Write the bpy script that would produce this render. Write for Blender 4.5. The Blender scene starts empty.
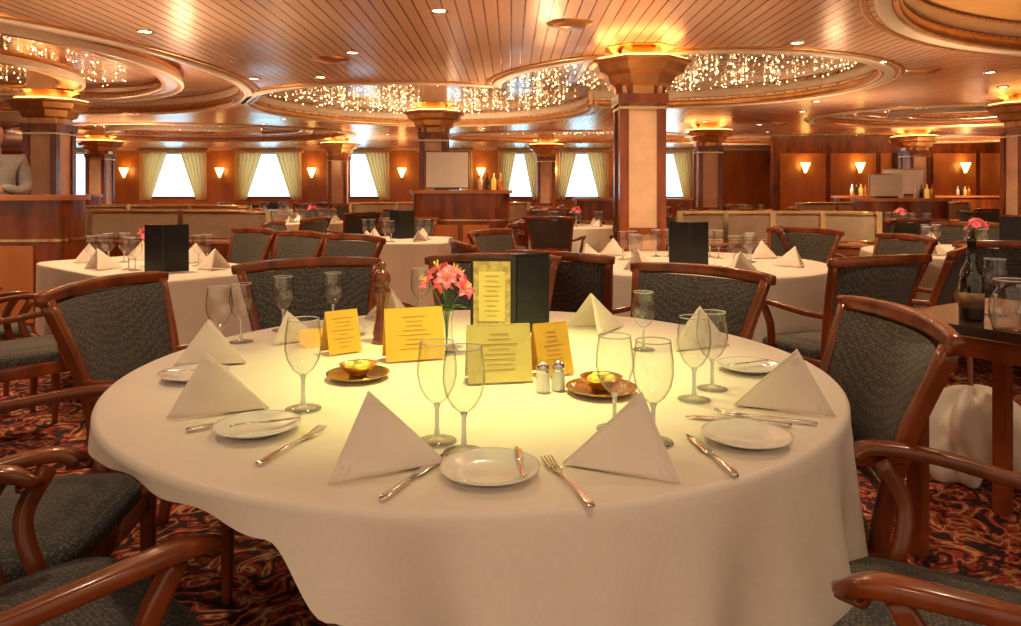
import bpy, math, random
from mathutils import Vector, Matrix, noise
random.seed(7)
S=bpy.context.scene
COL=S.collection
R=math.radians
CEIL=2.35
# ------------------------------------------------------------------ materials
def newmat(name):
    m=bpy.data.materials.new(name); m.use_nodes=True
    nt=m.node_tree; b=nt.nodes['Principled BSDF']; return m,nt,b
def N(nt,t,**k):
    n=nt.nodes.new(t)
    for a,v in k.items(): setattr(n,a,v)
    return n
def pm(name,col,rough=.5,metal=0,var=.12,scale=8,bump=0,bscale=60,stretch=(1,1,1),coat=0,emit=None,es=0,sheen=0,trans=0,spec=.5):
    m,nt,b=newmat(name)
    tc=N(nt,'ShaderNodeTexCoord'); mp=N(nt,'ShaderNodeMapping'); mp.inputs['Scale'].default_value=stretch
    nt.links.new(tc.outputs['Object'],mp.inputs[0])
    nz=N(nt,'ShaderNodeTexNoise'); nz.inputs['Scale'].default_value=scale; nz.inputs['Detail'].default_value=4
    nt.links.new(mp.outputs[0],nz.inputs[0])
    r=N(nt,'ShaderNodeValToRGB')
    r.color_ramp.elements[0].position=.3; r.color_ramp.elements[1].position=.7
    r.color_ramp.elements[0].color=tuple(c*(1-var) for c in col)+(1,)
    r.color_ramp.elements[1].color=tuple(min(1,c*(1+var)) for c in col)+(1,)
    nt.links.new(nz.outputs[0],r.inputs[0]); nt.links.new(r.outputs[0],b.inputs['Base Color'])
    b.inputs['Roughness'].default_value=rough; b.inputs['Metallic'].default_value=metal
    b.inputs['Coat Weight'].default_value=coat; b.inputs['Coat Roughness'].default_value=.12
    b.inputs['Sheen Weight'].default_value=sheen; b.inputs['Transmission Weight'].default_value=trans
    b.inputs['Specular IOR Level'].default_value=spec
    if emit: b.inputs['Emission Color'].default_value=emit+(1,); b.inputs['Emission Strength'].default_value=es
    if bump:
        n2=N(nt,'ShaderNodeTexNoise'); n2.inputs['Scale'].default_value=bscale
        nt.links.new(mp.outputs[0],n2.inputs[0]); bp=N(nt,'ShaderNodeBump'); bp.inputs['Strength'].default_value=bump; bp.inputs['Distance'].default_value=.01
        nt.links.new(n2.outputs[0],bp.inputs['Height']); nt.links.new(bp.outputs[0],b.inputs['Normal'])
    return m
WOOD=pm('mahogany',(.24,.055,.013),.26,var=.45,scale=9,stretch=(1,1,.25),coat=.45)
WOODL=pm('mahogany_panel',(.58,.20,.055),.32,var=.2,scale=4,stretch=(1,1,.3),coat=.3)
WOODD=pm('dark_wood',(.05,.022,.014),.25,var=.3,scale=8,coat=.5)
PINK=pm('tan_marble_panel',(.80,.53,.35),.3,var=.12,scale=6)
COPPER=pm('copper_metal',(.76,.39,.15),.28,.85,var=.15)
GOLD=pm('gold_metal',(.9,.62,.2),.2,1,var=.1)
OLDGOLD=pm('antique_gold_tray',(.50,.32,.12),.22,.9,var=.2)
STEEL=pm('silver_cutlery',(.78,.75,.70),.18,1,var=.05)
BRASS=pm('brass_rail',(.85,.62,.32),.25,1,var=.1)
CREAM=pm('cream_trim',(.90,.76,.60),.25,var=.06)
CHINA=pm('white_china',(.85,.84,.80),.15,var=.03,coat=.4)
BLACK=pm('black_leatherette',(.012,.013,.016),.35,var=.3,bump=.2,bscale=200)
YEL=pm('yellow_card',(.80,.46,.06),.6,var=.05)
YEL2=pm('pale_green_card',(.72,.60,.20),.6,var=.05)
INK=pm('brown_ink',(.42,.24,.04),.7,var=.2)
PAGE=pm('menu_page',(.50,.36,.15),.6,var=.45,scale=40)
PETAL=pm('pink_petal',(.95,.12,.24),.5,var=.25,scale=20)
STAMEN=pm('yellow_stamen',(.9,.7,.1),.6)
LEAF=pm('leaf_green',(.08,.25,.05),.5,var=.3)
BUTTER=pm('butter',(.9,.72,.15),.4,var=.15,scale=40,bump=.3)
SKINM=pm('skin',(.72,.42,.31),.5,var=.06)
SUIT=pm('grey_suit',(.42,.41,.42),.8,var=.12,scale=60)
SHIRT=pm('white_shirt',(.85,.85,.85),.7,var=.03)
HAIR=pm('dark_hair',(.03,.02,.015),.6,var=.3,scale=60)
WHITE=pm('white_panel',(.82,.82,.82),.4,var=.03)
FROST=pm('frosted_glass',(.58,.46,.33),.3,var=.1)
SOFFIT=pm('gold_soffit_paint',(.76,.43,.16),.4,var=.05,scale=2)
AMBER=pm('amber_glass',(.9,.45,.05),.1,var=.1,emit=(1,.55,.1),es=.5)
OLIVE=pm('dark_bottle_glass',(.02,.012,.008),.06,var=.2,coat=1)
PEPPER=pm('pepper_mill_wood',(.16,.03,.015),.2,var=.3,coat=.8)
LABEL=pm('paper_label',(.22,.12,.05),.5,var=.5,scale=40)
def curtain():
    m,nt,b=newmat('cream_curtain'); b.inputs['Base Color'].default_value=(.95,.78,.42,1); b.inputs['Roughness'].default_value=.8
    nz=N(nt,'ShaderNodeTexNoise'); nz.inputs['Scale'].default_value=30; bp=N(nt,'ShaderNodeBump'); bp.inputs['Strength'].default_value=.2; nt.links.new(nz.outputs[0],bp.inputs['Height']); nt.links.new(bp.outputs[0],b.inputs['Normal'])
    t=N(nt,'ShaderNodeBsdfTranslucent'); t.inputs[0].default_value=(1.0,.55,.22,1); mx=N(nt,'ShaderNodeMixShader'); mx.inputs[0].default_value=.35
    nt.links.new(b.outputs[0],mx.inputs[1]); nt.links.new(t.outputs[0],mx.inputs[2]); nt.links.new(mx.outputs[0],nt.nodes['Material Output'].inputs[0]); return m
CURT=curtain()
def emis(name,c,s): 
    m,nt,b=newmat(name); b.inputs['Base Color'].default_value=c+(1,)
    b.inputs['Emission Color'].default_value=c+(1,); b.inputs['Emission Strength'].default_value=s; return m
STAR=emis('fairy_bulb',(1,.68,.30),15)
LAMP=emis('lamp_glow',(1,.8,.5),12)
GLOW=emis('uplight_glow',(1,.60,.18),4)
SKYW=emis('daylight_pane',(.40,.76,1.0),3.4)
SCON=emis('sconce_glow',(1,.7,.2),6)
def cloth():
    m,nt,b=newmat('damask_cloth')
    tc=N(nt,'ShaderNodeTexCoord')
    nz=N(nt,'ShaderNodeTexNoise'); nz.inputs['Scale'].default_value=5; nz.inputs['Detail'].default_value=0; nz.inputs['Distortion'].default_value=3
    nt.links.new(tc.outputs['Object'],nz.inputs[0])
    w=N(nt,'ShaderNodeMath',operation='SINE'); mu=N(nt,'ShaderNodeMath',operation='MULTIPLY'); mu.inputs[1].default_value=45
    nt.links.new(nz.outputs[0],mu.inputs[0]); nt.links.new(mu.outputs[0],w.inputs[0])
    r=N(nt,'ShaderNodeValToRGB'); r.color_ramp.elements[0].position=.4; r.color_ramp.elements[1].position=.6
    r.color_ramp.elements[0].color=(.845,.765,.655,1); r.color_ramp.elements[1].color=(.86,.785,.68,1)
    nt.links.new(w.outputs[0],r.inputs[0]); nt.links.new(r.outputs[0],b.inputs['Base Color'])
    r2=N(nt,'ShaderNodeMapRange'); r2.inputs[1].default_value=-.4; r2.inputs[2].default_value=.4; r2.inputs[3].default_value=.44; r2.inputs[4].default_value=.6
    nt.links.new(w.outputs[0],r2.inputs[0]); nt.links.new(r2.outputs[0],b.inputs['Roughness']); b.inputs['Sheen Weight'].default_value=.1
    n2=N(nt,'ShaderNodeTexNoise'); n2.inputs['Scale'].default_value=6; n2.inputs['Detail'].default_value=3
    nt.links.new(tc.outputs['Object'],n2.inputs[0])
    bp=N(nt,'ShaderNodeBump'); bp.inputs['Strength'].default_value=.35; bp.inputs['Distance'].default_value=.02
    nt.links.new(n2.outputs[0],bp.inputs['Height']); nt.links.new(bp.outputs[0],b.inputs['Normal'])
    return m
CLOTH=cloth()
NAPK=pm('napkin_linen',(.84,.73,.61),.7,var=.03,scale=15,bump=.08,bscale=400,sheen=.1)
def fabric(name,c1,c2,sc):
    m,nt,b=newmat(name); tc=N(nt,'ShaderNodeTexCoord'); v=N(nt,'ShaderNodeTexVoronoi'); v.inputs['Scale'].default_value=sc
    v.inputs['Randomness'].default_value=.5
    nt.links.new(tc.outputs['Object'],v.inputs[0]); r=N(nt,'ShaderNodeValToRGB')
    r.color_ramp.elements[0].position=.2; r.color_ramp.elements[1].position=.55
    r.color_ramp.elements[0].color=c1+(1,); r.color_ramp.elements[1].color=c2+(1,)
    nt.links.new(v.outputs[0],r.inputs[0]); nt.links.new(r.outputs[0],b.inputs['Base Color'])
    b.inputs['Roughness'].default_value=.85; b.inputs['Sheen Weight'].default_value=.15
    return m
FAB=fabric('chair_fabric',(.18,.15,.11),(.042,.046,.045),110)
def carpet():
    m,nt,b=newmat('carpet_floral'); tc=N(nt,'ShaderNodeTexCoord')
    nz=N(nt,'ShaderNodeTexNoise'); nz.inputs['Scale'].default_value=7; nz.inputs['Distortion'].default_value=1.2; nz.inputs['Detail'].default_value=3
    nt.links.new(tc.outputs['Object'],nz.inputs[0])
    mu=N(nt,'ShaderNodeMath',operation='MULTIPLY'); mu.inputs[1].default_value=30
    si=N(nt,'ShaderNodeMath',operation='SINE'); nt.links.new(nz.outputs[0],mu.inputs[0]); nt.links.new(mu.outputs[0],si.inputs[0])
    ma=N(nt,'ShaderNodeMapRange'); ma.inputs[1].default_value=-1; nt.links.new(si.outputs[0],ma.inputs[0])
    r=N(nt,'ShaderNodeValToRGB'); e=r.color_ramp.elements
    e[0].position=0; e[0].color=(.02,.012,.018,1); e[1].position=1; e[1].color=(.75,.40,.18,1)
    for p,c in ((.3,(.06,.014,.012,1)),(.45,(.40,.028,.015,1)),(.75,(.58,.07,.03,1)),(.88,(.06,.025,.02,1))):
        x=e.new(p); x.color=c
    nt.links.new(ma.outputs[0],r.inputs[0]); nt.links.new(r.outputs[0],b.inputs['Base Color']); b.inputs['Roughness'].default_value=.95
    return m
CARPET=carpet()
def strips(name,c1,c2,pitch=.085,metal=.4,rough=.22,wav=.12):
    m,nt,b=newmat(name); tc=N(nt,'ShaderNodeTexCoord'); sx=N(nt,'ShaderNodeSeparateXYZ')
    nt.links.new(tc.outputs['Object'],sx.inputs[0])
    d=N(nt,'ShaderNodeMath',operation='DIVIDE'); d.inputs[1].default_value=pitch; nt.links.new(sx.outputs[0],d.inputs[0])
    fr=N(nt,'ShaderNodeMath',operation='FRACT'); nt.links.new(d.outputs[0],fr.inputs[0])
    lt=N(nt,'ShaderNodeMath',operation='LESS_THAN'); lt.inputs[1].default_value=.13; nt.links.new(fr.outputs[0],lt.inputs[0])
    fl=N(nt,'ShaderNodeMath',operation='FLOOR'); nt.links.new(d.outputs[0],fl.inputs[0])
    wn=N(nt,'ShaderNodeTexWhiteNoise',noise_dimensions='1D'); nt.links.new(fl.outputs[0],wn.inputs['W'])
    mx=N(nt,'ShaderNodeMix',data_type='RGBA'); mx.inputs[6].default_value=c1+(1,); mx.inputs[7].default_value=tuple(c*.9 for c in c1)+(1,)
    nt.links.new(wn.outputs[0],mx.inputs[0])
    m2=N(nt,'ShaderNodeMix',data_type='RGBA'); nt.links.new(lt.outputs[0],m2.inputs[0]); nt.links.new(mx.outputs[2],m2.inputs[6]); m2.inputs[7].default_value=c2+(1,)
    nt.links.new(m2.outputs[2],b.inputs['Base Color'])
    mp=N(nt,'ShaderNodeMapping'); mp.inputs['Scale'].default_value=(.25,.8,1); nt.links.new(tc.outputs['Object'],mp.inputs[0])
    nz=N(nt,'ShaderNodeTexNoise'); nz.inputs['Scale'].default_value=2; nz.inputs['Detail'].default_value=0; nt.links.new(mp.outputs[0],nz.inputs[0])
    b0=N(nt,'ShaderNodeBump'); b0.inputs['Strength'].default_value=wav; b0.inputs['Distance'].default_value=.1; nt.links.new(nz.outputs[0],b0.inputs['Height'])
    bp=N(nt,'ShaderNodeBump',invert=True); bp.inputs['Strength'].default_value=.3; bp.inputs['Distance'].default_value=.01
    nt.links.new(lt.outputs[0],bp.inputs['Height']); nt.links.new(b0.outputs[0],bp.inputs['Normal']); nt.links.new(bp.outputs[0],b.inputs['Normal'])
    b.inputs['Metallic'].default_value=metal; b.inputs['Roughness'].default_value=rough
    return m
CSTRIP=strips('ceiling_copper_strips',(.94,.60,.42),(.36,.17,.10))
CSTRIP2=strips('recess_bronze_strips',(.70,.54,.44),(.28,.17,.12),rough=.18)
def glass():
    m,nt,b=newmat('clear_glass'); out=nt.nodes['Material Output']
    lw=N(nt,'ShaderNodeLayerWeight'); lw.inputs[0].default_value=.5
    r=N(nt,'ShaderNodeValToRGB'); e=r.color_ramp.elements; e[0].position=.5; e[0].color=(.96,.965,.96,1); e[1].position=1; e[1].color=(.26,.25,.23,1)
    nt.links.new(lw.outputs['Facing'],r.inputs[0])
    t=N(nt,'ShaderNodeBsdfTransparent'); nt.links.new(r.outputs[0],t.inputs[0])
    gl=N(nt,'ShaderNodeBsdfGlossy'); gl.inputs['Roughness'].default_value=.04
    pw=N(nt,'ShaderNodeMath',operation='POWER'); pw.inputs[1].default_value=4; nt.links.new(lw.outputs['Facing'],pw.inputs[0])
    mu=N(nt,'ShaderNodeMath',operation='MULTIPLY_ADD',use_clamp=True); mu.inputs[1].default_value=.5; mu.inputs[2].default_value=.11; nt.links.new(pw.outputs[0],mu.inputs[0])
    mx=N(nt,'ShaderNodeMixShader'); nt.links.new(mu.outputs[0],mx.inputs[0])
    nt.links.new(t.outputs[0],mx.inputs[1]); nt.links.new(gl.outputs[0],mx.inputs[2]); nt.links.new(mx.outputs[0],out.inputs[0]); return m
GLASS=glass()
def rimglass():
    m,nt,b=newmat('glass_edge'); b.inputs['Base Color'].default_value=(.9,.9,.88,1); b.inputs['Roughness'].default_value=.05; b.inputs['Transmission Weight'].default_value=.5; b.inputs['IOR'].default_value=1.45; return m
RIM=rimglass()
# ------------------------------------------------------------------ mesh builder
class MB:
    def __init__(s): s.v=[];s.f=[];s.m=[];s.s=[];s.mats=[]
    def mi(s,mat):
        if mat not in s.mats: s.mats.append(mat)
        return s.mats.index(mat)
    def add(s,v,f,mat,smooth=False,M=None):
        o=len(s.v); k=s.mi(mat)
        for p in v:
            p=Vector(p)
            s.v.append(tuple(M@p) if M else tuple(p))
        for q in f: s.f.append([o+i for i in q]); s.m.append(k); s.s.append(smooth)
    def box(s,c,d,mat,M=None,rz=0):
        x,y,z=d[0]/2,d[1]/2,d[2]/2
        v=[Vector((a*x,b*y,e*z)) for e in(-1,1) for b in(-1,1) for a in(-1,1)]
        if rz: 
            Rm=Matrix.Rotation(rz,3,'Z'); v=[Rm@p for p in v]
        v=[p+Vector(c) for p in v]
        s.add(v,[(0,2,3,1),(4,5,7,6),(0,1,5,4),(2,6,7,3),(0,4,6,2),(1,3,7,5)],mat,False,M)
    def lathe(s,prof,mat,at=(0,0,0),seg=32,smooth=True,M=None,sx=1,sy=1,ph=0):
        v=[];f=[]
        for r,z in prof:
            r=max(r,.0002)
            for i in range(seg):
                a=2*math.pi*(i+ph)/seg; v.append((at[0]+r*math.cos(a)*sx,at[1]+r*math.sin(a)*sy,at[2]+z))
        for j in range(len(prof)-1):
            for i in range(seg):
                k=(i+1)%seg; f.append((j*seg+i,j*seg+k,(j+1)*seg+k,(j+1)*seg+i))
        s.add(v,f,mat,smooth,M)
    def sweep(s,path,sizes,mat,up=(0,0,1),n=12,e=.55,M=None,closed=False):
        path=[Vector(p) for p in path]; L=len(path)
        if not isinstance(sizes,list): sizes=[sizes]*L
        v=[];f=[]
        for i,p in enumerate(path):
            a=path[(i-1)%L] if closed or i>0 else p; b=path[(i+1)%L] if closed or i<L-1 else p
            T=(b-a).normalized(); sd=T.cross(Vector(up)); 
            if sd.length<1e-3: sd=T.cross(Vector((0,1,0)))
            sd.normalize(); nn=sd.cross(T).normalized(); w,h=sizes[i]
            for k in range(n):
                t=2*math.pi*(k+.5)/n; c,q=math.cos(t),math.sin(t)
                v.append(p+sd*(w/2*math.copysign(abs(c)**e,c))+nn*(h/2*math.copysign(abs(q)**e,q)))
        for j in range(L if closed else L-1):
            j2=(j+1)%L
            for k in range(n): f.append((j*n+k,j*n+(k+1)%n,j2*n+(k+1)%n,j2*n+k))
        if not closed: f.append(tuple(range(n))[::-1]); f.append(tuple((L-1)*n+k for k in range(n)))
        s.add(v,f,mat,True,M)
    def grid(s,fn,nu,nv,mat,smooth=True,M=None,wrap=False):
        v=[fn(i/(nu if wrap else nu-1),j/(nv-1)) for j in range(nv) for i in range(nu)]
        f=[]
        for j in range(nv-1):
            for i in range(nu if wrap else nu-1): f.append((j*nu+i,j*nu+(i+1)%nu,(j+1)*nu+(i+1)%nu,(j+1)*nu+i))
        s.add(v,f,mat,smooth,M)
    def mesh(s,name):
        me=bpy.data.meshes.new(name); me.from_pydata(s.v,[],s.f)
        for m in s.mats: me.materials.append(m)
        for p,k,sm in zip(me.polygons,s.m,s.s): p.material_index=k; p.use_smooth=sm
        me.update(); return me
    def obj(s,name,loc=(0,0,0),rz=0): return place(s.mesh(name),name,loc,rz)
def place(me,name,loc=(0,0,0),rz=0,sc=1):
    o=bpy.data.objects.new(name,me); COL.objects.link(o); o.location=loc; o.rotation_euler=(0,0,rz); o.scale=(sc,)*3; return o
def face(dx,dy): return math.atan2(-dx,dy)
def lerp(a,b,t): return a+(b-a)*t
def bez(pts,n=14):
    P=[Vector(p) for p in pts]; P=[P[0]*2-P[1]]+P+[P[-1]*2-P[-2]]; out=[]
    for i in range(1,len(P)-2):
        q=n//(len(P)-3)+1
        for k in range(q):
            t=k/q; a,b,c,d=P[i-1],P[i],P[i+1],P[i+2]
            out.append(.5*((2*b)+(c-a)*t+(2*a-5*b+4*c-d)*t*t+(3*b-a-3*c+d)*t**3))
    out.append(P[-2]); return out
# ------------------------------------------------------------------ layout data
COLS=[(1.03,5.85,.36),(-5.3,8.4,.38),(-1.0,9.6,.36),(3.4,12.6,.4),(7.75,14,.4),(-3.75,16,.4),(6.15,8.7,.38),(-8.6,15.3,.4),(.8,16.5,.4),(11,13,.4)]
STN=[(-.58,8.75,1.15,.6,1.22),(-4.35,5.85,1.75,.5,1.18),(5.6,10.5,1.2,.6,1.1),(9.3,15.8,3.2,.6,1.1),(6.6,13.0,1.6,.5,1.12),(3.0,15.2,2.2,.5,1.05),(-7.4,11.6,1.6,.6,1.15),(1.4,11.3,.8,.5,1.1)]
def arcp(x0,y0,x1,y1,bow,n=13):
    d=Vector((x1-x0,y1-y0)); nn=Vector((-d.y,d.x)).normalized(); return [(x0+d.x*t+nn.x*bow*4*t*(1-t),y0+d.y*t+nn.y*bow*4*t*(1-t)) for t in[i/(n-1) for i in range(n)]]
PART=[arcp(-6.2,7.15,-2.35,7.1,.3),arcp(-6.9,9.6,-3.4,9.5,.3),arcp(1.6,6.9,3.4,6.75,.2),arcp(-2.6,11.9,.3,12.1,.3),arcp(4.6,11.7,7.6,12.1,.2)]
OBS=[(x,y,.22) for x,y,w in COLS]
for x,y,w,d,h in STN:
    n=max(2,int(w/.35)); OBS+=[(x-w/2+.2+(w-.4)*i/(n-1),y,d/2) for i in range(n)]
for P in PART: OBS+=[(x,y,.08) for x,y in P]
CHS=[]
def free(x,y,r=.38):
    return all(math.hypot(x-a,y-b)>c+r for a,b,c in OBS) and all(math.hypot(x-a,y-b)>.62 for a,b in CHS)
# ------------------------------------------------------------------ chair
def chair_mesh():
    b=MB()
    TOP=.905
    for sx in(-1,1):
        p=bez([(sx*.215,-.27,0),(sx*.215,-.22,.25),(sx*.215,-.205,.44),(sx*.24,-.245,.66),(sx*.285,-.32,TOP-.02)],20)
        b.sweep(p,[(lerp(.030,.034,min(1,i/8)),.038) for i in range(len(p))],WOOD,up=(0,1,0),e=.4)
        p=bez([(sx*.235,.22,.0),(sx*.24,.225,.2),(sx*.242,.225,.42)],10)
        b.sweep(p,[(lerp(.026,.04,i/(len(p)-1)),)*2 for i in range(len(p))],WOOD,up=(0,1,0),e=.4)
        b.sweep([(sx*.232,-.2,.395),(sx*.24,.22,.395)],(.026,.06),WOOD,e=.4)
        p=bez([(sx*.238,-.235,.635),(sx*.28,-.12,.645),(sx*.305,.03,.665),(sx*.302,.14,.668),(sx*.285,.185,.65),(sx*.278,.185,.63)],26)
        n=len(p); b.sweep(p,[(lerp(.028,.05,min(1,i/n*1.5)),.027) for i in range(n)],WOOD,e=.45)
        p=bez([(sx*.288,.13,.648),(sx*.285,.085,.56),(sx*.262,.10,.46),(sx*.25,.13,.38)],14)
        b.sweep(p,(.03,.034),WOOD,up=(0,1,0),e=.45)
    b.sweep([(-.24,.225,.395),(.24,.225,.395)],(.026,.06),WOOD,e=.4)
    b.sweep([(-.22,-.205,.395),(.22,-.205,.395)],(.026,.06),WOOD,e=.4)
    pts=[]
    for i in range(17):
        x=-.315+.63*i/16; q=1-(x/.315)**2
        pts.append((x,-.318-.055*q,TOP-.012+.010*q))
    b.sweep(pts,[(.030,.044 if 0<i<16 else .036) for i in range(17)],WOOD,e=.45)
    pts=[(x*.225,-.222-.03*(1-x*x),.535) for x in[ -1+2*i/8 for i in range(9)]]
    b.sweep(pts,(.024,.036),WOOD,e=.4)
    def side(sg):
        def fn(u,v):
            x=(u*2-1); w=lerp(.212,.265,v); z=lerp(.55,TOP-.028,v)
            y=lerp(-.228,-.312,v**1.1)-lerp(.03,.055,v)*(1-x*x)
            edge=min(1,6*min(u,1-u))*min(1,6*min(v,1-v)); 
            return (x*w,y+sg*(.010+.014*math.sqrt(max(edge,0))),z)
        return fn
    b.grid(side(1),15,11,FAB); b.grid(side(-1),15,11,FAB)
    def seat(u,v):
        a=2*math.pi*u; n=5
        c,s_=math.cos(a),math.sin(a)
        r=1/((abs(c))**n+(abs(s_))**n)**(1/n)
        if v<.6: k=v/.6; rr=k; z=.485-.02*k**3
        else: k=(v-.6)/.4; rr=1+.02*math.sin(k*math.pi); z=.465-.055*k
        x=c*r*rr; y=s_*r*rr
        return (x*(.235+.02*y),y*.222+.012,z)
    b.grid(seat,40,10,FAB,wrap=True)
    return b.mesh('dining_chair')
CH=chair_mesh(); 
def chair(x,y,fx,fy,force=False):
    if not force and not free(x,y): return
    CHS.append((x,y)); return place(CH,'dining_chair',(x,y,0),face(fx,fy))
# ------------------------------------------------------------------ tables
def interp(keys,a):
    a=a%360
    ks=sorted(keys); ks=[(ks[-1][0]-360,ks[-1][1])]+ks+[(ks[0][0]+360,ks[0][1])]
    for (a0,v0),(a1,v1) in zip(ks,ks[1:]):
        if a0<=a<=a1:
            t=(a-a0)/(a1-a0); t=t*t*(3-2*t); return v0+(v1-v0)*t
def cloth_part(b,ra,rb,n,drop,top=.75,seg=200,amp=.028,seed=0,fr=(7,12,19)):
    rn=random.Random(seed); ph=[rn.uniform(0,6.3) for _ in range(4)]
    def fn(u,v):
        a=2*math.pi*u; c,s_=math.cos(a),math.sin(a)
        r=1/((abs(c)/ra)**n+(abs(s_)/rb)**n)**(1/n); d=drop(math.degrees(a))
        if v<.35: rr=r*(v/.35)*.985; return (c*rr,s_*rr,top)
        if v<.5:
            k=(v-.35)/.15*math.pi/2; rr=r*.985+ r*.015*math.sin(k)+.004; return (c*rr,s_*rr,top-.014*(1-math.cos(k)))
        k=(v-.5)/.5
        f=(math.sin(fr[0]*a+ph[0])+.7*math.sin(fr[1]*a+ph[1])+.45*math.sin(fr[2]*a+ph[2]))
        rr=r+.004+amp*f*k**1.1*min(1,d/.3)+.035*k*min(1,d/.3)
        return (c*rr,s_*rr,top-.014-(d+.006*f)*k)
    b.grid(fn,seg,26,CLOTH,wrap=True)
def side_table(x,y,rz,ra,rb,n,dr=.34,seed=1):
    b=MB()
    cloth_part(b,ra,rb,n,lambda a:dr*(1+.25*abs(math.sin(math.radians(2*a))) if n>3 else 1),seg=120,seed=seed,amp=.022)
    b.lathe([(0,0),(.28,0),(.28,.03),(.06,.06),(.05,.70),(.2,.73)],WOODD,seg=24)
    return b.obj('dining_table',(x,y,0),rz)
TX,TY,TR=-.085,1.97,.905
b=MB(); b.lathe([(0,.70),(TR-.02,.70),(TR-.008,.715),(TR-.01,.735),(0,.735)],WOODD,seg=96)
b.lathe([(0,0),(.36,0),(.36,.03),(.1,.08),(.08,.6),(.22,.70)],WOODD,seg=32)
b.obj('round_dining_table',(TX,TY,0))
keys=[(0,.04),(15,.05),(40,.2),(90,.22),(140,.12),(165,.05),(190,.025),(240,.02),(252,.035),(259,.14),(269,.30),(282,.42),(300,.46),(318,.38),(329,.30),(338,.14),(345,.045)]
b=MB(); cloth_part(b,TR,TR,2,lambda a:interp(keys,a),seg=480,amp=.036,seed=5,fr=(11,19,31)); b.obj('tablecloth',(TX,TY,0))
ZT=.7515
# ------------------------------------------------------------------ tableware meshes
def goblet():
    b=MB()
    b.lathe([(0,0),(.036,0),(.037,.002),(.02,.005),(.006,.010)],GLASS,seg=32)
    b.lathe([(.006,.010),(.0042,.03),(.0042,.062),(.007,.072),(0,.075)],RIM,seg=16)
    b.lathe([(.007,.072),(.022,.085),(.033,.105),(.038,.128),(.037,.155),(.0325,.188)],GLASS,seg=36)
    b.lathe([(.0325,.1875),(.0334,.1888),(.0325,.19),(.0316,.1888),(.0325,.1875)],RIM,seg=36)
    b.lathe([(.0362,.0),(.0375,.001),(.0362,.0022),(.0362,.0)],RIM,seg=32)
    return b.mesh('wine_glass')
GOB=goblet()
def glassp(x,y,s=1,z=ZT): place(GOB,'wine_glass',(x,y,z),0,s)
def plate():
    b=MB(); b.lathe([(0,.003),(.04,.003),(.045,0),(.05,.003),(.075,.012),(.082,.015),(.0825,.017),(.076,.0155),(.055,.008),(.048,.006),(0,.006)],CHINA,seg=48); return b.mesh('bread_plate')
PL=plate()
def knife():
    b=MB()
    b.sweep([(0,-.1,.004),(0,-.09,.005),(0,-.03,.005),(0,.0,.004)],[(.009,.006),(.014,.007),(.009,.006),(.007,.005)],STEEL)
    b.sweep([(0,0,.004),(.001,.01,.004),(.001,.08,.004),(-.003,.105,.004)],[(.006,.003),(.018,.002),(.019,.0018),(.004,.0015)],STEEL); return b.mesh('table_knife')
def fork():
    b=MB()
    b.sweep([(0,-.1,.003),(0,-.09,.004),(0,-.02,.006),(0,.03,.004),(0,.05,.003)],[(.01,.003),(.015,.004),(.006,.004),(.008,.003),(.022,.003)],STEEL)
    for i in range(4):
        x=-.0095+.0063*i; b.sweep([(x,.048,.003),(x,.07,.002),(x*.95,.1,.008)],[(.0045,.002),(.0036,.002),(.002,.0015)],STEEL,n=6)
    return b.mesh('table_fork')
KN,FK=knife(),fork()
def between(me,name,tail,head,z=ZT,sc=1):
    dx,dy=head[0]-tail[0],head[1]-tail[1]; place(me,name,((tail[0]+head[0])/2,(tail[1]+head[1])/2,z),face(dx,dy),sc)
def napkin(seed,lean=0,fl=1,ay=.03):
    b=MB()
    for i in range(3):
        s=1-.045*i; A=Vector((lean,ay+.007*i,.122*s)); T=Vector((lean*.3,.165-.012*i,.002))
        for sg in(-1,1):
            L=Vector((sg*(.098 if sg*fl>0 else .085)*s,-.012+.010*i,.001))
            nrm=(A-L).cross(T-L).normalized()
            if nrm.z<0: nrm=-nrm
            def fn(u,v,L=L,A=A,T=T,nrm=nrm):
                p=(L+(A-L)*u)*(1-v)+T*v
                bl=math.sin(math.pi*u)*math.sin(math.pi*min(1,v))*.010*(1-v)+.002*noise.noise(p*25)*(1-v)
                return p+nrm*bl
            b.grid(fn,11,11,NAPK)
    return b.mesh('folded_napkin')
NPS=[napkin(1),napkin(2,.015,1),napkin(3,-.018,-1)]
ni=0
def nap(x,y,deg,s=1,z=ZT,v=None):
    global ni
    ni+=1; o=place(NPS[(ni if v is None else v)%3],'folded_napkin',(x,y,z+.001),R(deg),s); m=o.modifiers.new('s','SOLIDIFY'); m.thickness=.0035; m.offset=-1; return o
def menu():
    b=MB()
    Ml=Matrix.Rotation(R(-4),4,'Z'); Mr=Matrix.Rotation(R(38),4,'Z')
    b.box((-.07,0,.125),(.14,.006,.25),BLACK,M=Ml); b.box((-.07,-.0045,.125),(.12,.003,.225),PAGE,M=Ml)
    b.box((-.07,-.0065,.125),(.085,.0015,.16),YEL2,M=Ml)
    for k in range(9): b.box((-.07,-.0078,.19-k*.016),(.03+.04*random.random(),.0008,.002),INK,M=Ml)
    b.box((.075,0,.13),(.15,.006,.26),BLACK,M=Mr); b.box((.075,-.0045,.13),(.13,.003,.235),BLACK,M=Mr)
    b.box((0,0.002,.13),(.014,.012,.26),BLACK); return b.mesh('menu_folder')
MN=menu()
def blackmenu():
    b=MB()
    for sg in(-1,1):
        Mx=Matrix.Rotation(R(sg*32),4,'Z'); b.box((sg*.07,0,.135),(.14,.006,.27),BLACK,M=Mx); b.box((sg*.07,.004,.135),(.12,.003,.24),PAGE,M=Mx)
    b.box((0,0,.135),(.014,.012,.27),BLACK); return b.mesh('black_menu')
BM=blackmenu()
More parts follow.
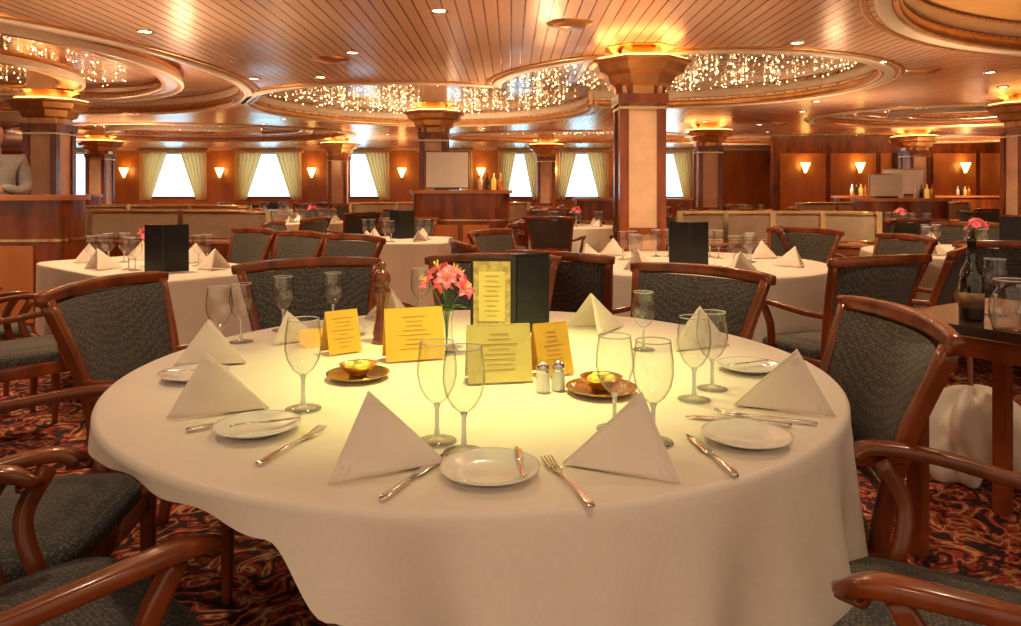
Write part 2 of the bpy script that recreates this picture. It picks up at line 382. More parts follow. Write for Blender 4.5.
def card(mat,w=.15,h=.13):
    b=MB()
    for sg in(-1,1):
        Mx=Matrix.Translation((0,0,h))@Matrix.Rotation(R(16*sg),4,'X')
        b.box((0,0,-h/2),(w,.0015,h*1.02),mat,M=Mx)
        if sg<0:
            for k in range(8):
                ww=w*(.25+.4*random.random()); b.box((0,-.0012,-.022-k*.0115),(ww,.0006,.0014),INK,M=Mx)
    return b.mesh('tent_card')
def bouquet(nb=7,hv=.12,seed=1,spread=.06):
    rn=random.Random(seed); b=MB()
    b.lathe([(0,0),(.028,0),(.03,.004),(.022,.02),(.016,.05),(.015,.09),(.02,hv)],GLASS,seg=24)
    for i in range(nb):
        a=i*2.4; rr=spread*math.sqrt((i+.5)/nb)*1.1; hx,hy=rr*math.cos(a),rr*math.sin(a); hz=hv+.05+.07*(1-rr/spread/1.2)+rn.uniform(0,.03)
        b.sweep(bez([(0,0,.02),(hx*.2,hy*.2,hv),(hx,hy,hz)],8),(.003,.003),LEAF,up=(0,1,.1),n=6)
        D=Vector((hx*2,hy*2-.02,.09)).normalized(); q=D.to_track_quat('Z','Y').to_matrix().to_4x4()
        M=Matrix.Translation((hx,hy,hz))@q
        for k in range(6):
            Mk=M@Matrix.Rotation(k*math.pi/3,4,'Z'); L=rn.uniform(.034,.042)
            def fn(u,v,L=L):
                w=.012*math.sin(math.pi*min(.98,v*.85+.12)); x=(u*2-1)*w
                return (x, .004+L*v*.85, .022*v-.018*v**3*1.2+abs(u*2-1)*.004)
            b.grid(fn,5,7,PETAL,M=Mk)
        for k in range(4):
            Mk=M@Matrix.Rotation(k*1.6,4,'Z'); b.sweep([(0,0,0),(0,.004,.02),(0,.009,.03)],(.0018,.0018),STAMEN,up=(1,0,0),n=5,M=Mk)
    for i in range(6):
        a=i*1.05+.3; Mk=Matrix.Translation((0,0,hv-.005))@Matrix.Rotation(a,4,'Z')
        b.grid(lambda u,v:((u*2-1)*.012*math.sin(math.pi*min(.97,v+.03)),.07*v,.05*v-.04*v*v),5,7,LEAF,M=Mk)
    return b.mesh('flower_vase')
BQ=bouquet()
def butterdish():
    b=MB()
    b.lathe([(0,.002),(.05,.002),(.07,.008),(.078,.013),(.078,.015),(.068,.011),(.05,.006),(0,.006)],OLDGOLD,seg=40)
    b.lathe([(0,.008),(.022,.008),(.024,.012),(.036,.022),(.046,.034),(.047,.036),(.044,.035),(.034,.026),(0,.024)],GOLD,seg=36)
    for i in range(9):
        a=i*.7; b.lathe([(0,.0),(.010,.002),(.011,.008),(.006,.013),(0,.014)],BUTTER,at=(.022*math.cos(a)*(i%3>0),.022*math.sin(a)*(i%3>0),.026),seg=10)
    return b.mesh('butter_dish')
BD=butterdish()
def pepper():
    b=MB(); b.lathe([(0,0),(.029,0),(.03,.01),(.026,.02),(.029,.03),(.024,.05),(.018,.08),(.017,.11),(.021,.14),(.026,.155),(.026,.165),(.02,.17),(.022,.175),(.026,.19),(.025,.21),(.017,.222),(.008,.226),(.012,.232),(.013,.24),(.008,.248),(0,.25)],PEPPER,seg=32); return b.mesh('pepper_mill')
PP=pepper()
def shaker():
    b=MB(); b.lathe([(0,0),(.016,0),(.017,.003),(.015,.045),(.015,.05)],CHINA,seg=20); b.lathe([(.016,.045),(.0165,.055),(.012,.066),(0,.069)],STEEL,seg=20); return b.mesh('salt_shaker')
SK=shaker()
for x,y,s in[(-.85,2.13,.98),(-.83,2.25,.95),(-.76,2.44,.95),(-.62,2.55,.95),(-.443,1.56,1.02),(-.137,1.36,.98),(-.083,1.30,1.0),(.204,1.43,.97),(.265,1.355,1),(.39,2.14,.9),(.41,1.63,.98),(.475,1.72,.96),(-.33,2.68,.95)]: glassp(x,y,s)
for x,y in[(-.492,1.417),(-.034,1.2),(.44,1.36),(-.79,1.82),(-.55,2.37),(.62,1.90)]: place(PL,'bread_plate',(x,y,ZT))
nap(-.275,1.255,-92,v=0); nap(.255,1.245,92,v=0); nap(-.68,1.58,-95,v=1); nap(-.86,2.0,-105,.92,v=2); nap(.65,1.60,95,v=2)
nap(.24,2.42,-60,v=0); nap(-.46,2.62,-30,.9,v=1); nap(.58,2.24,140,.95,v=2); nap(-.72,2.27,-80,.75,v=0)
between(KN,'table_knife',(-.19,1.105),(-.122,1.27)); between(FK,'table_fork',(.115,1.09),(.066,1.25))
between(KN,'table_knife',(.365,1.20),(.34,1.37)); between(KN,'table_knife',(-.624,1.415),(-.47,1.525))
between(FK,'table_fork',(-.43,1.238),(-.367,1.43)); between(KN,'table_knife',(.55,1.445),(.37,1.50))
between(FK,'table_fork',(.60,1.46),(.44,1.53)); between(KN,'table_knife',(.02,1.155),(.012,1.27),ZT+.0165,.65)
between(KN,'table_knife',(-.53,1.39),(-.42,1.44),ZT+.0165,.65); between(KN,'table_knife',(-.85,1.81),(-.74,1.83),ZT+.0165,.65); between(KN,'table_knife',(.56,1.87),(.68,1.93),ZT+.0165,.7)
place(BQ,'flower_vase',(-.185,2.12,ZT),0,1.0); place(PP,'pepper_mill',(-.394,2.24,ZT))
place(MN,'menu_folder',(.01,2.36,ZT),R(0))
place(card(YEL),'tent_card',(-.27,2.03,ZT),R(18),1.08)
place(card(YEL,.10,.12),'tent_card',(-.49,2.11,ZT),R(38))
place(card(YEL2),'tent_card',(-.03,1.80,ZT),R(10),1.05)
place(card(YEL,.10,.13),'tent_card',(.10,1.86,ZT),R(28))
place(BD,'butter_dish',(-.38,1.82,ZT)); place(BD,'butter_dish',(.21,1.69,ZT),.6,1.05)
place(SK,'salt_shaker',(.075,1.70,ZT)); place(SK,'pepper_shaker',(.112,1.715,ZT))
b=MB(); b.lathe([(0,0),(.03,0),(.034,.01),(.036,.045),(.034,.045),(.031,.012),(0,.008)],AMBER,seg=24); b.obj('candle_holder',(-.60,2.20,ZT))
# ------------------------------------------------------------------ main chairs
for c_ in[(-1.03,2.42,1,-.12),(-1.17,1.70,.97,.12),(-.82,1.22,.65,.76),(.63,1.85,-1,.07),(.78,1.23,-.9,.42),(-.70,2.86,.5,-.87),(.50,2.64,-.72,-.69),(-.08,3.06,0,-1)]: chair(*c_,force=True)
# ------------------------------------------------------------------ other tables
def dress(x,y,ra,rb,rz,cnt=4,menuat=None,flowers=True,seed=0):
    rn=random.Random(seed)
    def W(lx,ly): return x+lx*math.cos(rz)-ly*math.sin(rz), y+lx*math.sin(rz)+ly*math.cos(rz)
    for i in range(cnt):
        a=2*math.pi*(i+.5)/cnt; c,s_=math.cos(a),math.sin(a)
        q=1 if ra>.7 else .9
        px,py=W(c*ra*.78*q,s_*rb*.78*q)
        if menuat and math.hypot(px-menuat[0],py-menuat[1])<.2: continue
        nap(px,py,math.degrees(a+rz)+90+rn.uniform(-20,20),1.0 if ra>.7 else .8)
        for k in(0,1):
            gx,gy=W(c*ra*.42-(.12+.09*k)*s_,s_*rb*.42+(.12+.09*k)*c)
            if menuat and math.hypot(gx-menuat[0],gy-menuat[1])<.17: continue
            if math.hypot(gx-x,gy-y)<.10: continue
            glassp(gx,gy,1)
    if flowers: place(BQ,'flower_vase',(x,y,ZT),seed,1)
    if menuat: place(BM,'black_menu',(menuat[0],menuat[1],ZT),menuat[2] if len(menuat)>2 else 0)
side_table(-2.23,4.52,R(139.5),.84,.42,8,seed=3); dress(-2.23,4.52,.8,.42,R(139.5),6,(-1.97,4.14,R(10)),seed=3)
for x,y,fx,fy in[(-1.72,5.02,-.65,-.76),(-1.25,4.60,-.65,-.76),(-2.2,5.42,-.65,-.76),(-2.95,4.0,.65,.76),(-2.35,3.5,.65,.76)]: chair(x,y,fx,fy)
side_table(-1.08,6.9,0,.52,.5,6,.45,seed=4); dress(-1.08,6.9,.5,.5,0,4,(-1.05,7.0),False,4)
for x,y,fx,fy in[(-1.9,6.85,1,0),(-.3,6.9,-1,.1),(-1.1,7.65,0,-1)]: chair(x,y,fx,fy)
side_table(1.15,4.75,0,.88,.88,2,seed=6); dress(1.15,4.75,.88,.88,0,7,(1.1,4.48,R(-8)),True,6)
for a in(150,195,232,262,292,325,5,40,80,115):
    r=1.17; chair(1.15+r*math.cos(R(a)),4.75+r*math.sin(R(a)),-math.cos(R(a)),-math.sin(R(a)))
side_table(3.55,5.55,0,.8,.8,2,seed=7); dress(3.55,5.55,.8,.8,0,6,(3.75,5.35,R(0)),True,7)
for a in(205,245,280,320,160,60,100): chair(3.55+1.08*math.cos(R(a)),5.55+1.08*math.sin(R(a)),-math.cos(R(a)),-math.sin(R(a)))
def dset(x,y,r=.6,n=4,ph=45,sd=0):
    side_table(x,y,0,r,r,2,.4,seed=sd); dress(x,y,r,r,0,4,None,sd%2==0,sd)
    for i in range(n):
        a=R(ph+360*i/n); chair(x+(r+.30)*math.cos(a),y+(r+.30)*math.sin(a),-math.cos(a),-math.sin(a))
k=20
for x,y in[(-4.9,4.3),(1.6,12.9),(.85,9.5),(2.9,10.4),(4.7,8.8),(4.5,14.0),(-2.9,10.7),(-5.0,11.0),(-2.4,13.6),(-6.5,13.2),(7.8,10.4),(6.6,14.2),(-.2,14.6),(-8.3,13.9),(2.9,8.2),(-3.3,8.35),(-7.4,8.5),(-1.2,17.3),(3.6,17.4),(-5.6,17.2),(5.3,7.2),(9.6,11.8),(-4.3,14.6),(6.9,6.6)]:
    dset(x,y,.58,4 if y<9 else 5,20+17*k,k); k+=1
# ------------------------------------------------------------------ right service desk
b=MB()
b.box((0,0,.785),(1.05,.72,.03),WOODD); b.box((0,0,.735),(.98,.66,.07),WOOD)
for sx in(-.45,.45):
    for sy in(-.29,.29): b.box((sx,sy,.35),(.05,.05,.70),WOOD)
b.box((0,0,.77),(1.03,.7,.012),BRASS)
b.obj('service_table',(1.85,2.22,0),R(-58))
b=MB(); b.lathe([(0,0),(.034,0),(.036,.006),(.036,.13),(.03,.16),(.014,.19),(.0125,.25),(.015,.252),(.015,.262),(.012,.265),(.009,.295),(0,.297)],OLIVE,seg=28)
b.lathe([(.0365,.04),(.0368,.04),(.0368,.09),(.0365,.09)],LABEL,seg=28); b.obj('oil_bottle',(1.49,2.36,.8005))
b=MB(); b.lathe([(0,0),(.05,0),(.052,.005),(.062,.05),(.06,.1),(.045,.13),(.05,.15)],GLASS,seg=28)
b.lathe([(.05,.149),(.0515,.151),(.05,.153),(.0485,.151),(.05,.149)],RIM,seg=28)
b.sweep(bez([(.046,0,.13),(.09,0,.12),(.095,0,.07),(.058,0,.04)],14),(.01,.01),RIM,up=(0,1,0),n=8); b.obj('glass_pitcher',(1.50,2.18,.8005),R(40))
place(GOB,'wine_glass',(1.62,2.44,.8005)); place(GOB,'wine_glass',(1.74,2.42,.8005)); place(GOB,'wine_glass',(1.70,2.30,.8005))
b=MB()
def bag(u,v):
    a=2*math.pi*u; ph=math.pi*(v-.5); d=1+.34*noise.noise(Vector((math.cos(a)*1.6,math.sin(a)*1.6,v*3)))+.12*math.sin(9*a+4*v)*(v>.15)+.08*noise.noise(Vector((math.cos(a)*6,math.sin(a)*6,v*7)))
    return (.26*math.cos(ph)*math.cos(a)*d,.2*math.cos(ph)*math.sin(a)*d,max(.003,.16+.18*math.sin(ph)*d))
b.grid(bag,96,40,CLOTH,wrap=True); b.obj('crumpled_tablecloth',(1.98,3.12,0))
# ------------------------------------------------------------------ room
b=MB(); b.box((0,8.25,-.05),(30.4,23.9,.1),CARPET); b.obj('floor')
WY=20
def wallpanels(b,x0,x1,y,z0,z1,step=1.3,thick=.03):
    x=x0
    while x<x1-.2:
        w=min(step,x1-x)-.12; b.box((x+w/2+.06,y,(z0+z1)/2),(w,thick,z1-z0),WOODL); x+=step
wins=[(-11.8,.75),(-9.2,.78),(-6.6,.78),(-4.15,.72),(-1.75,.6),(.25,.45),(1.95,.6),(4.3,.55)]
b=MB(); edges=[-15]
for x,h in wins: edges+= [x-h,x+h]
edges.append(15)
for i in range(0,len(edges),2): b.box(((edges[i]+edges[i+1])/2,WY+.1,1.35),(edges[i+1]-edges[i],.2,2.7),WOODL)
for x,h in wins: b.box((x,WY+.1,.5),(2*h,.2,1.0),WOODL); b.box((x,WY+.1,2.475),(2*h,.2,.45),WOODL)
wallpanels(b,-15,15,WY-.01,.15,.9,1.2)
b.obj('wall_back')
for i,(x,h) in enumerate(wins):
    b=MB(); b.box((x,WY+.16,1.625),(2*h,.02,1.25),SKYW)
    for zz in(1.02,2.23): b.box((x,WY-.0,zz),(2*h+.08,.06,.05),WOOD)
    for xx in(x-h,x+h): b.box((xx,WY+.08,1.625),(.045,.06,1.25),WOOD)
    b.obj('window_%d'%(i+1))
    b=MB()
    for sg in(-1,1):
        def fn(u,v,sg=sg,x=x,h=h):
            cov=lerp(.22,.80,v)*h
            xx=x+sg*(h+.14-u*(cov+.14)); return (xx,WY-.1+.045*math.sin(u*40),lerp(.95,2.3,v))
        b.grid(fn,80,14,CURT)
    b.box((x,WY-.12,2.28),(2*h+.35,.14,.08),CURT); b.obj('window_curtain')
for x in(-10.5,-7.9,-5.4,-2.95,1.15,3.1,-.8):
    b=MB(); b.lathe([(.02,-.12),(.05,-.05),(.11,.1),(.12,.14),(.10,.14)],SCON,seg=16); b.box((0,.06,-.05),(.06,.08,.2),BRASS); b.obj('wall_sconce',(x,WY-.18,1.68))
b=MB(); b.box((-15.1,8.25,1.35),(.2,23.9,2.7),WOODL); b.obj('wall_left')
b=MB(); b.box((15.1,8.25,1.35),(.2,23.9,2.7),WOODL); b.obj('wall_right')
b=MB(); b.box((0,WY-.03,.08),(30,.04,.16),WOODD); b.obj('baseboard_back')
b=MB(); b.box((0,WY-.05,2.33),(30,.08,.06),CREAM); b.obj('trim_1')
b=MB(); b.box((10.6,17.6,1.3),(8.6,.2,2.55),WOOD); wallpanels(b,6.4,14.8,17.48,.3,2.1,1.2); b.obj('wall_partition')
b=MB(); b.box((0,0,1.05),(.95,.06,2.1),WOODD); b.box((0,-.035,1.05),(.8,.02,1.9),WOOD); b.box((.0,-.05,1.55),(.3,.01,.5),SKYW); b.obj('door_1',(9.6,17.43,0))
b=MB(); b.box((0,0,1.05),(1.4,.06,2.1),WOODD); b.box((0,-.04,1.5),(1.0,.02,.6),GLOW); b.obj('door_2',(13.2,17.43,0))
for x in(7.0,8.3,10.8,12.0):
    b=MB(); b.lathe([(.02,-.12),(.05,-.05),(.10,.08),(.11,.12),(.09,.12)],SCON,seg=16); b.box((0,.06,-.05),(.06,.08,.2),BRASS); b.obj('wall_sconce',(x,17.32,1.75))
b=MB(); b.box((0,10.3,CEIL+.11),(30.4,20.2,.22),CSTRIP); slab=b.obj('ceiling')
REC=[('A',1.85,7.9,1.95,1.95),('B',-1.2,10.2,2.3,2.5),('L',-5.75,7.0,2.9,3.7),('G',5.1,2.85,3.2,3.2),('F',7.2,16.2,4.2,1.5),('H',6.9,11.2,2.1,1.7),('K',-6.5,14.6,3.2,2.2),('P',1.2,15.6,2.6,1.6)]
for nme,cx,cy,ra,rb in REC:
    c=MB(); sg=96
    v=[(cx+ra*math.cos(2*math.pi*i/sg),cy+rb*math.sin(2*math.pi*i/sg),z) for z in(CEIL-.3,CEIL+.6) for i in range(sg)]
    f=[tuple(range(sg))[::-1],tuple(range(sg,2*sg))]+[(i,(i+1)%sg,sg+(i+1)%sg,sg+i) for i in range(sg)]
    c.add(v,f,CREAM); co=c.obj('cut')
    m=slab.modifiers.new('b','BOOLEAN'); m.operation='DIFFERENCE'; m.object=co; m.solver='EXACT'
dg=bpy.context.evaluated_depsgraph_get(); me=bpy.data.meshes.new_from_object(slab.evaluated_get(dg)); slab.modifiers.clear(); slab.data=me
for o in [o for o in bpy.data.objects if o.name.startswith('cut')]: bpy.data.objects.remove(o)
def inside(r,x,y): return ((x-r[1])/r[3])**2+((y-r[2])/r[4])**2<1
tn=2
for i,r in enumerate(REC):
    nme,cx,cy,ra,rb=r
    mat={'G':SOFFIT,'A':CSTRIP2,'B':CSTRIP2}.get(nme,CSTRIP)
    b=MB(); z=CEIL+.222+.003*i; sg=96
    b.add([(cx+(ra+.08)*math.cos(2*math.pi*k/sg),cy+(rb+.08)*math.sin(2*math.pi*k/sg),z+e) for e in(0,.02) for k in range(sg)],
          [tuple(range(sg))[::-1],tuple(range(sg,2*sg))],mat); b.obj('ceiling_recess')
    b=MB(); n=144
    def arc(off,zz,sz,mat):
        ok=[not any(inside(q,cx+ra*math.cos(2*math.pi*k/n),cy+rb*math.sin(2*math.pi*k/n)) for q in REC if q is not r) for k in range(n)]
        P=lambda k:(cx+(ra+off)*math.cos(2*math.pi*k/n),cy+(rb+off)*math.sin(2*math.pi*k/n),zz)
        if all(ok): b.sweep([P(k) for k in range(n)],sz,mat,closed=True,n=8); return
        st=next(k for k in range(n) if ok[k] and not ok[k-1]); run=[]
        for k in range(st,st+n+1):
            if ok[k%n] and k<st+n: run.append(P(k))
            else:
                if len(run)>1: b.sweep(run,sz,mat,n=8)
                run=[]
    arc(.05,CEIL-.012,(.10,.03),CREAM); arc(-.02,CEIL+.03,(.05,.08),COPPER); arc(-.01,CEIL+.15,(.03,.10),CREAM); arc(.16,CEIL-.004,(.05,.016),COPPER)
    if nme in('L','K','H'):
        for s_,zz in((.74,CEIL+.10),(.42,CEIL+.04)):
            b.sweep([(cx+ra*s_*math.cos(2*math.pi*k/n),cy+rb*s_*math.sin(2*math.pi*k/n),zz) for k in range(n)],(.22,.05),CSTRIP,closed=True,n=8)
            b.sweep([(cx+(ra*s_+.12)*math.cos(2*math.pi*k/n),cy+(rb*s_+.12)*math.sin(2*math.pi*k/n),zz-.01) for k in range(n)],(.04,.08),CREAM,closed=True,n=8)
            b.sweep([(cx+(ra*s_+.10)*math.cos(2*math.pi*k/n),cy+(rb*s_+.10)*math.sin(2*math.pi*k/n),zz+.06) for k in range(n)],(.03,.05),COPPER,closed=True,n=8)
    b.obj('trim_%d'%tn); tn+=1
b=MB(); rn=random.Random(11)
def bulb(x,y,z,s=1):
    if any(math.hypot(x-a,y-c)<.35 for a,c,w in COLS) or y>17.3: return
    r=.009*s; h=.014*s; v=[(x+r,y,z),(x,y+r,z),(x-r,y,z),(x,y-r,z),(x,y,z+h*.5),(x,y,z-h)]
    b.add(v,[(0,1,4),(1,2,4),(2,3,4),(3,0,4),(1,0,5),(2,1,5),(3,2,5),(0,3,5)],STAR)
for nme,cnt in(('A',400),('B',540),('F',560),('L',420),('P',260),('H',200),('K',240)):
    r=[q for q in REC if q[0]==nme][0]
    for _ in range(cnt):
        a=rn.uniform(0,2*math.pi); q=math.sqrt(rn.uniform(.0,.85)); 
        if nme in'LHK': q*=.66
        bulb(r[1]+r[3]*q*math.cos(a),r[2]+r[4]*q*math.sin(a),CEIL+.19+rn.uniform(-.03,.0),rn.uniform(.5,1.05))
b.obj('fairy_lights')
b=MB(); dl=[(-.45,4.6),(-1.3,6.0),(.75,6.4),(-2.6,5.2),(1.0,10.6),(3.3,6.4),(3.9,9.3),(4.6,7.0),(-2.6,7.4),(-3.6,11.6),(4.2,10.5),(-.5,13.4),(-1.9,7.3),(3.2,12.0),(6.0,8.4),(-2.5,14.8),(2.2,5.6),(5.4,8.0),(2.2,11.5),(-4.2,12.4),(4.3,12.6),(5.0,14.2),(-1.6,15.8),(8.8,9.6),(9.4,13.2)]
for x,y in dl:
    if any(inside(r,x,y) for r in REC): continue
    b.lathe([(.04,0),(.055,-.008),(.06,-.008),(.06,0)],BRASS,at=(x,y,CEIL),seg=16); b.lathe([(0,-.003),(.04,-.003),(.04,0)],LAMP,at=(x,y,CEIL),seg=16)
b.obj('ceiling_downlights')
b=MB()
for x,y in[(.4,4.95),(-1.55,6.3),(3.9,6.9),(4.6,12.4)]:
    b.lathe([(0,-.03),(.08,-.03),(.10,-.02),(.11,-.02),(.15,-.006),(.16,0)],COPPER,at=(x,y,CEIL),seg=24)
b.obj('ceiling_vents')
# ------------------------------------------------------------------ columns
def column(x,y,w=.36):
    b=MB(); h=w/2; top=CEIL+.22
    b.box((0,0,top/2),(w*.86,w*.86,top),PINK)
    for sx in(-1,1):
        for sy in(-1,1): b.box((sx*(h-.035),sy*(h-.035),.98),(.07,.07,1.96),WOOD)
    b.box((0,0,.06),(w+.06,w+.06,.12),WOOD); b.box((0,0,.9),(w+.01,w+.01,.05),WOOD); b.box((0,0,1.93),(w+.03,w+.03,.08),WOOD)
    b.box((0,0,1.86),(w+.015,w+.015,.02),BRASS)
    pr=[(h*1.15,1.97),(h*1.2,2.03),(h*1.45,2.05),(h*1.6,2.12),(h*1.95,2.14),(h*2.1,2.2),(h*2.3,2.215),(h*2.3,2.235),(h*1.2,2.235)]
    b.lathe(pr,COPPER,seg=8,smooth=False,ph=.5)
    b.lathe([(h*1.3,2.24),(h*2.05,2.24),(h*2.05,2.255),(h*1.3,2.255)],GLOW,seg=8,smooth=False,ph=.5)
    b.lathe([(h*1.0,2.3),(h*1.6,2.345),(h*1.0,2.345)],GOLD,seg=8,smooth=False,ph=.5)
    return b.obj('column',(x,y,0))
for x,y,w in COLS: column(x,y,w)
# ------------------------------------------------------------------ partitions
def partition(pts,h=1.0,name='low_partition'):
    b=MB(); P=[Vector((x,y,0)) for x,y in pts]
    up=lambda z:[p+Vector((0,0,z)) for p in P]
    b.sweep(up(.34),(.10,.68),WOOD,e=.2); b.sweep(up(.70),(.13,.03),WOODL); b.sweep(up((h+.72)/2),(.02,h-.76),FROST,e=.2)
    b.sweep(up(h),(.045,.045),BRASS); b.sweep(up(.74),(.03,.02),BRASS)
    for i in range(0,len(P),3): b.box(tuple(P[i]+Vector((0,0,(h+.7)/2))),(.05,.05,h-.66),BRASS)
    return b.obj(name)
for P in PART: partition(P)
def station(x,y,w,d,h,name='service_station',rz=0):
    b=MB()
    def shell(z,hh,s,mat):
        v=[];seg=48
        for zz in(z,z+hh):
            for i in range(seg):
                a=2*math.pi*i/seg; c,q=math.cos(a),math.sin(a); r=1/((abs(c))**5+(abs(q))**5)**.2; v.append((c*r*(w/2+s),q*r*(d/2+s),zz))
        f=[(i,(i+1)%seg,seg+(i+1)%seg,seg+i) for i in range(seg)]; b.add(v,f,mat,True); b.add(v,[tuple(range(seg))[::-1],tuple(range(seg,2*seg))],mat)
    shell(0,.1,-.03,WOODD); shell(.1,h-.14,0,WOOD); shell(h-.36,.02,.008,BRASS); shell(h-.04,.04,.03,WOODL); shell(.2,.02,.008,BRASS)
    n=int(w/.4)
    for i in range(n): b.box(((i-(n-1)/2)*.36,-d/2-.004,h*.42),(.30,.012,h*.5),WOODL)
    return b.obj(name,(x,y,0),rz)
for s_ in STN: station(*s_)
b=MB(); b.box((0,0,.24),(.50,.03,.42),WHITE); b.box((0,0.004,.24),(.53,.022,.45),WOOD); b.box((0,0,.01),(.3,.2,.02),WOODD); b.obj('display_board',(-.76,8.75,1.221),R(6))
def wboard(x,y,z,w=.7,h=.42):
    b=MB(); b.box((0,0,h/2+.03),(w,.02,h),WHITE); b.box((0,.004,h/2+.03),(w+.05,.02,h+.05),BRASS); b.box((0,0,.015),(w*.6,.16,.03),WOODD); b.obj('white_board',(x,y,z))
wboard(7.0,13.0,1.122); wboard(5.4,10.5,1.102,.45,.3); wboard(8.6,15.8,1.102,.6,.35); wboard(2.6,15.2,1.052,.5,.6)
for x,y,z in[(6.2,13.0,1.122),(5.95,10.5,1.102),(9.8,15.8,1.102),(-.24,8.75,1.222)]:
    b=MB()
    for i in range(4):
        b.lathe([(0,0),(.03,0),(.03,.12),(.010,.15),(.010,.2),(0,.2)],[CHINA,OLIVE,AMBER,COPPER][i],at=((i-1.5)*.08,0,0),seg=14)
    b.obj('condiment_bottles',(x,y,z))
# ------------------------------------------------------------------ man
def skinobj(name,V,E,Rr,mat,parent,sub=2):
    me=bpy.data.meshes.new(name); me.from_pydata(V,E,[]); o=bpy.data.objects.new(name,me); COL.objects.link(o); o.parent=parent
    me.materials.append(mat); o.modifiers.new('k','SKIN'); 
    for i,r in enumerate(Rr): 
        r=(r,r) if not isinstance(r,tuple) else r; me.skin_vertices[0].data[i].radius=r
    me.skin_vertices[0].data[0].use_root=True
    m=o.modifiers.new('u','SUBSURF'); m.levels=sub; m.render_levels=sub; o.modifiers['k'].use_smooth_shade=True; return o
man=bpy.data.objects.new('man_in_suit',None); COL.objects.link(man)
V=[(0,0,.98),(0,.0,1.12),(0,-.01,1.3),(0,.0,1.45),(0,.0,1.53),
   (.19,.0,1.49),(.25,.02,1.24),(.20,-.18,1.20),(.06,-.27,1.25),
   (-.19,.0,1.49),(-.25,.02,1.24),(-.20,-.18,1.20),(-.06,-.26,1.24),
   (.1,0,.9),(.11,-.01,.5),(.11,.02,.1),(.11,-.1,.05),(-.1,0,.9),(-.11,-.01,.5),(-.11,.02,.1),(-.11,-.1,.05)]
E=[(0,1),(1,2),(2,3),(3,4),(3,5),(5,6),(6,7),(7,8),(3,9),(9,10),(10,11),(11,12),(0,13),(13,14),(14,15),(15,16),(0,17),(17,18),(18,19),(19,20)]
skinobj('suit_body',V,E,[(.17,.12),(.16,.12),(.18,.13),(.17,.12),(.08,.07),.085,.06,.055,.042,.085,.06,.055,.042,.10,.075,.055,.045,.10,.075,.055,.045],SUIT,man)
skinobj('neck',[(0,0,1.5),(0,-.01,1.64)],[(0,1)],[.058,.055],SKINM,man)
b=MB()
def headf(u,v):
    a=2*math.pi*u; ph=math.pi*(v-.5); x=.078*math.cos(ph)*math.cos(a); y=.095*math.cos(ph)*math.sin(a); z=.12*math.sin(ph)
    if z<0: x*=1+z*2.2; y*=1+z*1.4
    f=max(0,-math.sin(a))**12
    y-=.024*f*math.exp(-((z+.01)/.022)**2); y+=.008*max(0,-math.sin(a))**3*math.exp(-((z-.022)/.014)**2); y-=.006*f*math.exp(-((z+.052)/.01)**2)
    return (x,y,z)
b.grid(headf,48,32,SKINM,wrap=True)
for sg in(-1,1):
    b.lathe([(0,-.03),(.014,-.02),(.018,.0),(.016,.02),(0,.03)],SKINM,at=(sg*.08,.01,0),seg=10,sx=.5)
    b.lathe([(0,-.009),(.008,-.005),(.011,0),(.008,.005),(0,.009)],SHIRT,at=(sg*.03,-.076,.022),seg=12); b.lathe([(0,-.005),(.005,0),(0,.005)],HAIR,at=(sg*.03,-.0865,.022),seg=10)
b.grid(lambda u,v:tuple(c*1.09 for c in headf(.0+u*.5+0,v*.62+.38)) ,24,16,HAIR); b.grid(lambda u,v:tuple(c*1.08 for c in headf(u,v*.28+.72)),40,10,HAIR,wrap=False)
h=b.obj('head',(0,-.015,1.71)); h.parent=man
b=MB(); b.add([(-.05,-.135,1.5),(.05,-.135,1.5),(0,-.15,1.22)],[(0,1,2)],SHIRT); b.add([(-.016,-.145,1.49),(.016,-.145,1.49),(.024,-.158,1.28),(0,-.16,1.24),(-.024,-.158,1.28)],[(0,1,2,3,4)],BLACK)
s=b.obj('shirt_and_tie'); s.parent=man
for sg,nm in((1,'right'),(-1,'left')):
    V=[(sg*.06,-.27,1.252),(sg*.02,-.295,1.245),(-sg*.02,-.305,1.235)]; E=[(0,1),(1,2)]; Rr=[.026,(.034,.018),(.032,.016)]
    for i in range(4):
        o=len(V); zz=.024-.016*i; L=[.9,1,.95,.75][i]
        V+=[(-sg*.035,-.308,1.235+zz),(-sg*(.035+.03*L),-.305,1.225+zz),(-sg*(.045+.045*L),-.285,1.215+zz)]; E+=[(2,o),(o,o+1),(o+1,o+2)]; Rr+=[.009,.0085,.007]
    o=len(V); V+=[(sg*.0,-.315,1.275),(-sg*.025,-.325,1.285)]; E+=[(1,o),(o,o+1)]; Rr+=[.011,.009]
    skinobj('hand_'+nm,V,E,Rr,SKINM,man,1)
man.location=(-4.68,6.62,0); man.rotation_euler=(0,0,R(32))
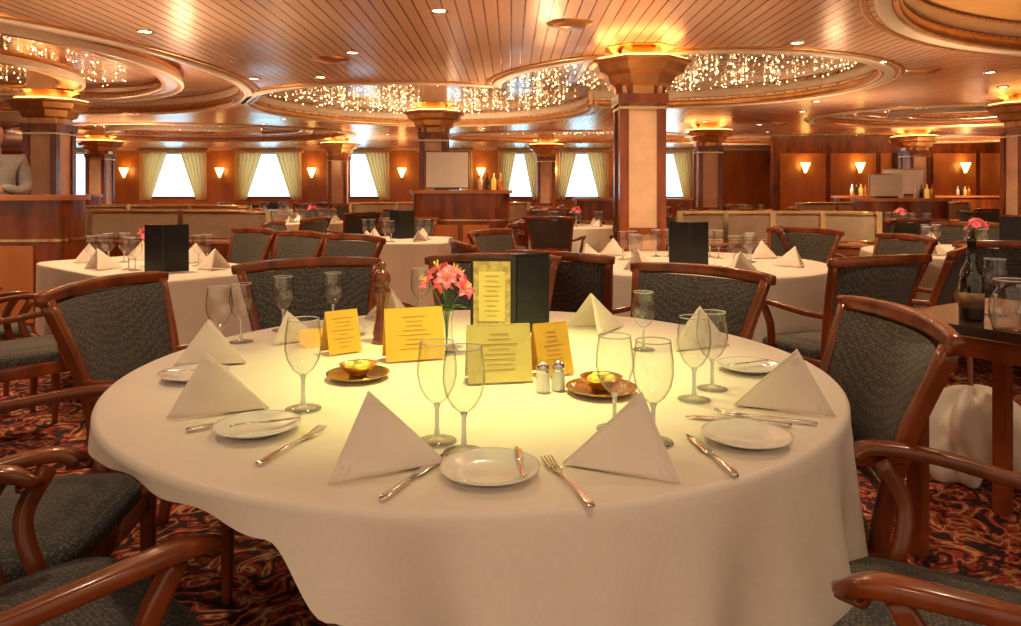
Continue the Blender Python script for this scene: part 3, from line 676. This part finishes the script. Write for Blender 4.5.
# ------------------------------------------------------------------ lights
K=1.3
def spot(x,y,e,c=(1,.76,.49),ang=150,z=CEIL-.02,r=.05):
    l=bpy.data.lights.new('downlight_lamp','SPOT'); l.energy=e*K; l.color=c; l.spot_size=R(ang); l.spot_blend=1; l.shadow_soft_size=r
    o=bpy.data.objects.new('downlight_lamp',l); COL.objects.link(o); o.location=(x,y,z)
spot(-.05,1.95,125,(.97,1,.30),58,r=.08)
spot(-1.4,2.0,32); spot(1.5,2.2,40); spot(0,3.2,22); spot(.2,.4,24,(1,.70,.44),r=.15)
for x,y in[(-2.3,4.5),(1.15,4.75),(-1.1,6.9),(3.6,5.6),(-4.2,5.3),(4.2,8.6),(.5,8.6),(-4.2,10.4),(0,13),(5.5,12.6),(-7.5,13.5),(9.5,14.5),(2.5,15.5),(-3,16.8),(-9,17.5)]: spot(x,y,88 if y<9 else 260,(1,.70,.40))
def up(x,y,e,c=(1,.67,.38),z=1.35):  # added upward fill spots without fixtures, only to brighten the ceiling
    l=bpy.data.lights.new('ceiling_fill_spot','SPOT'); l.energy=e*K; l.color=c; l.spot_size=R(168); l.spot_blend=1; l.shadow_soft_size=.12
    o=bpy.data.objects.new('ceiling_fill_spot',l); COL.objects.link(o); o.location=(x,y,z); o.rotation_euler=(math.pi,0,0)
for x,y in[(-2.3,4.6),(.6,4.6),(3.4,5.4),(-3.6,8),(.4,7.6),(4,9),(-1,11.6),(-6.5,12),(3,13.5),(8,12.5),(-3,15.5),(10,16),(-10,16),(5,17.5)]: up(x,y,40 if y<7 else 90)
w=bpy.data.worlds.new('w'); S.world=w; w.use_nodes=True
w.node_tree.nodes['Background'].inputs[0].default_value=(1,.72,.48,1); w.node_tree.nodes['Background'].inputs[1].default_value=.68
# ------------------------------------------------------------------ camera
c=bpy.data.cameras.new('camera'); co=bpy.data.objects.new('camera',c); COL.objects.link(co)
co.location=(0,0,1.22); co.rotation_euler=(R(90),0,0); c.sensor_width=36; c.lens=36*730/1021; c.shift_y=-(313-190)/1021; c.clip_start=.02
S.camera=co
S.view_settings.view_transform='Standard'
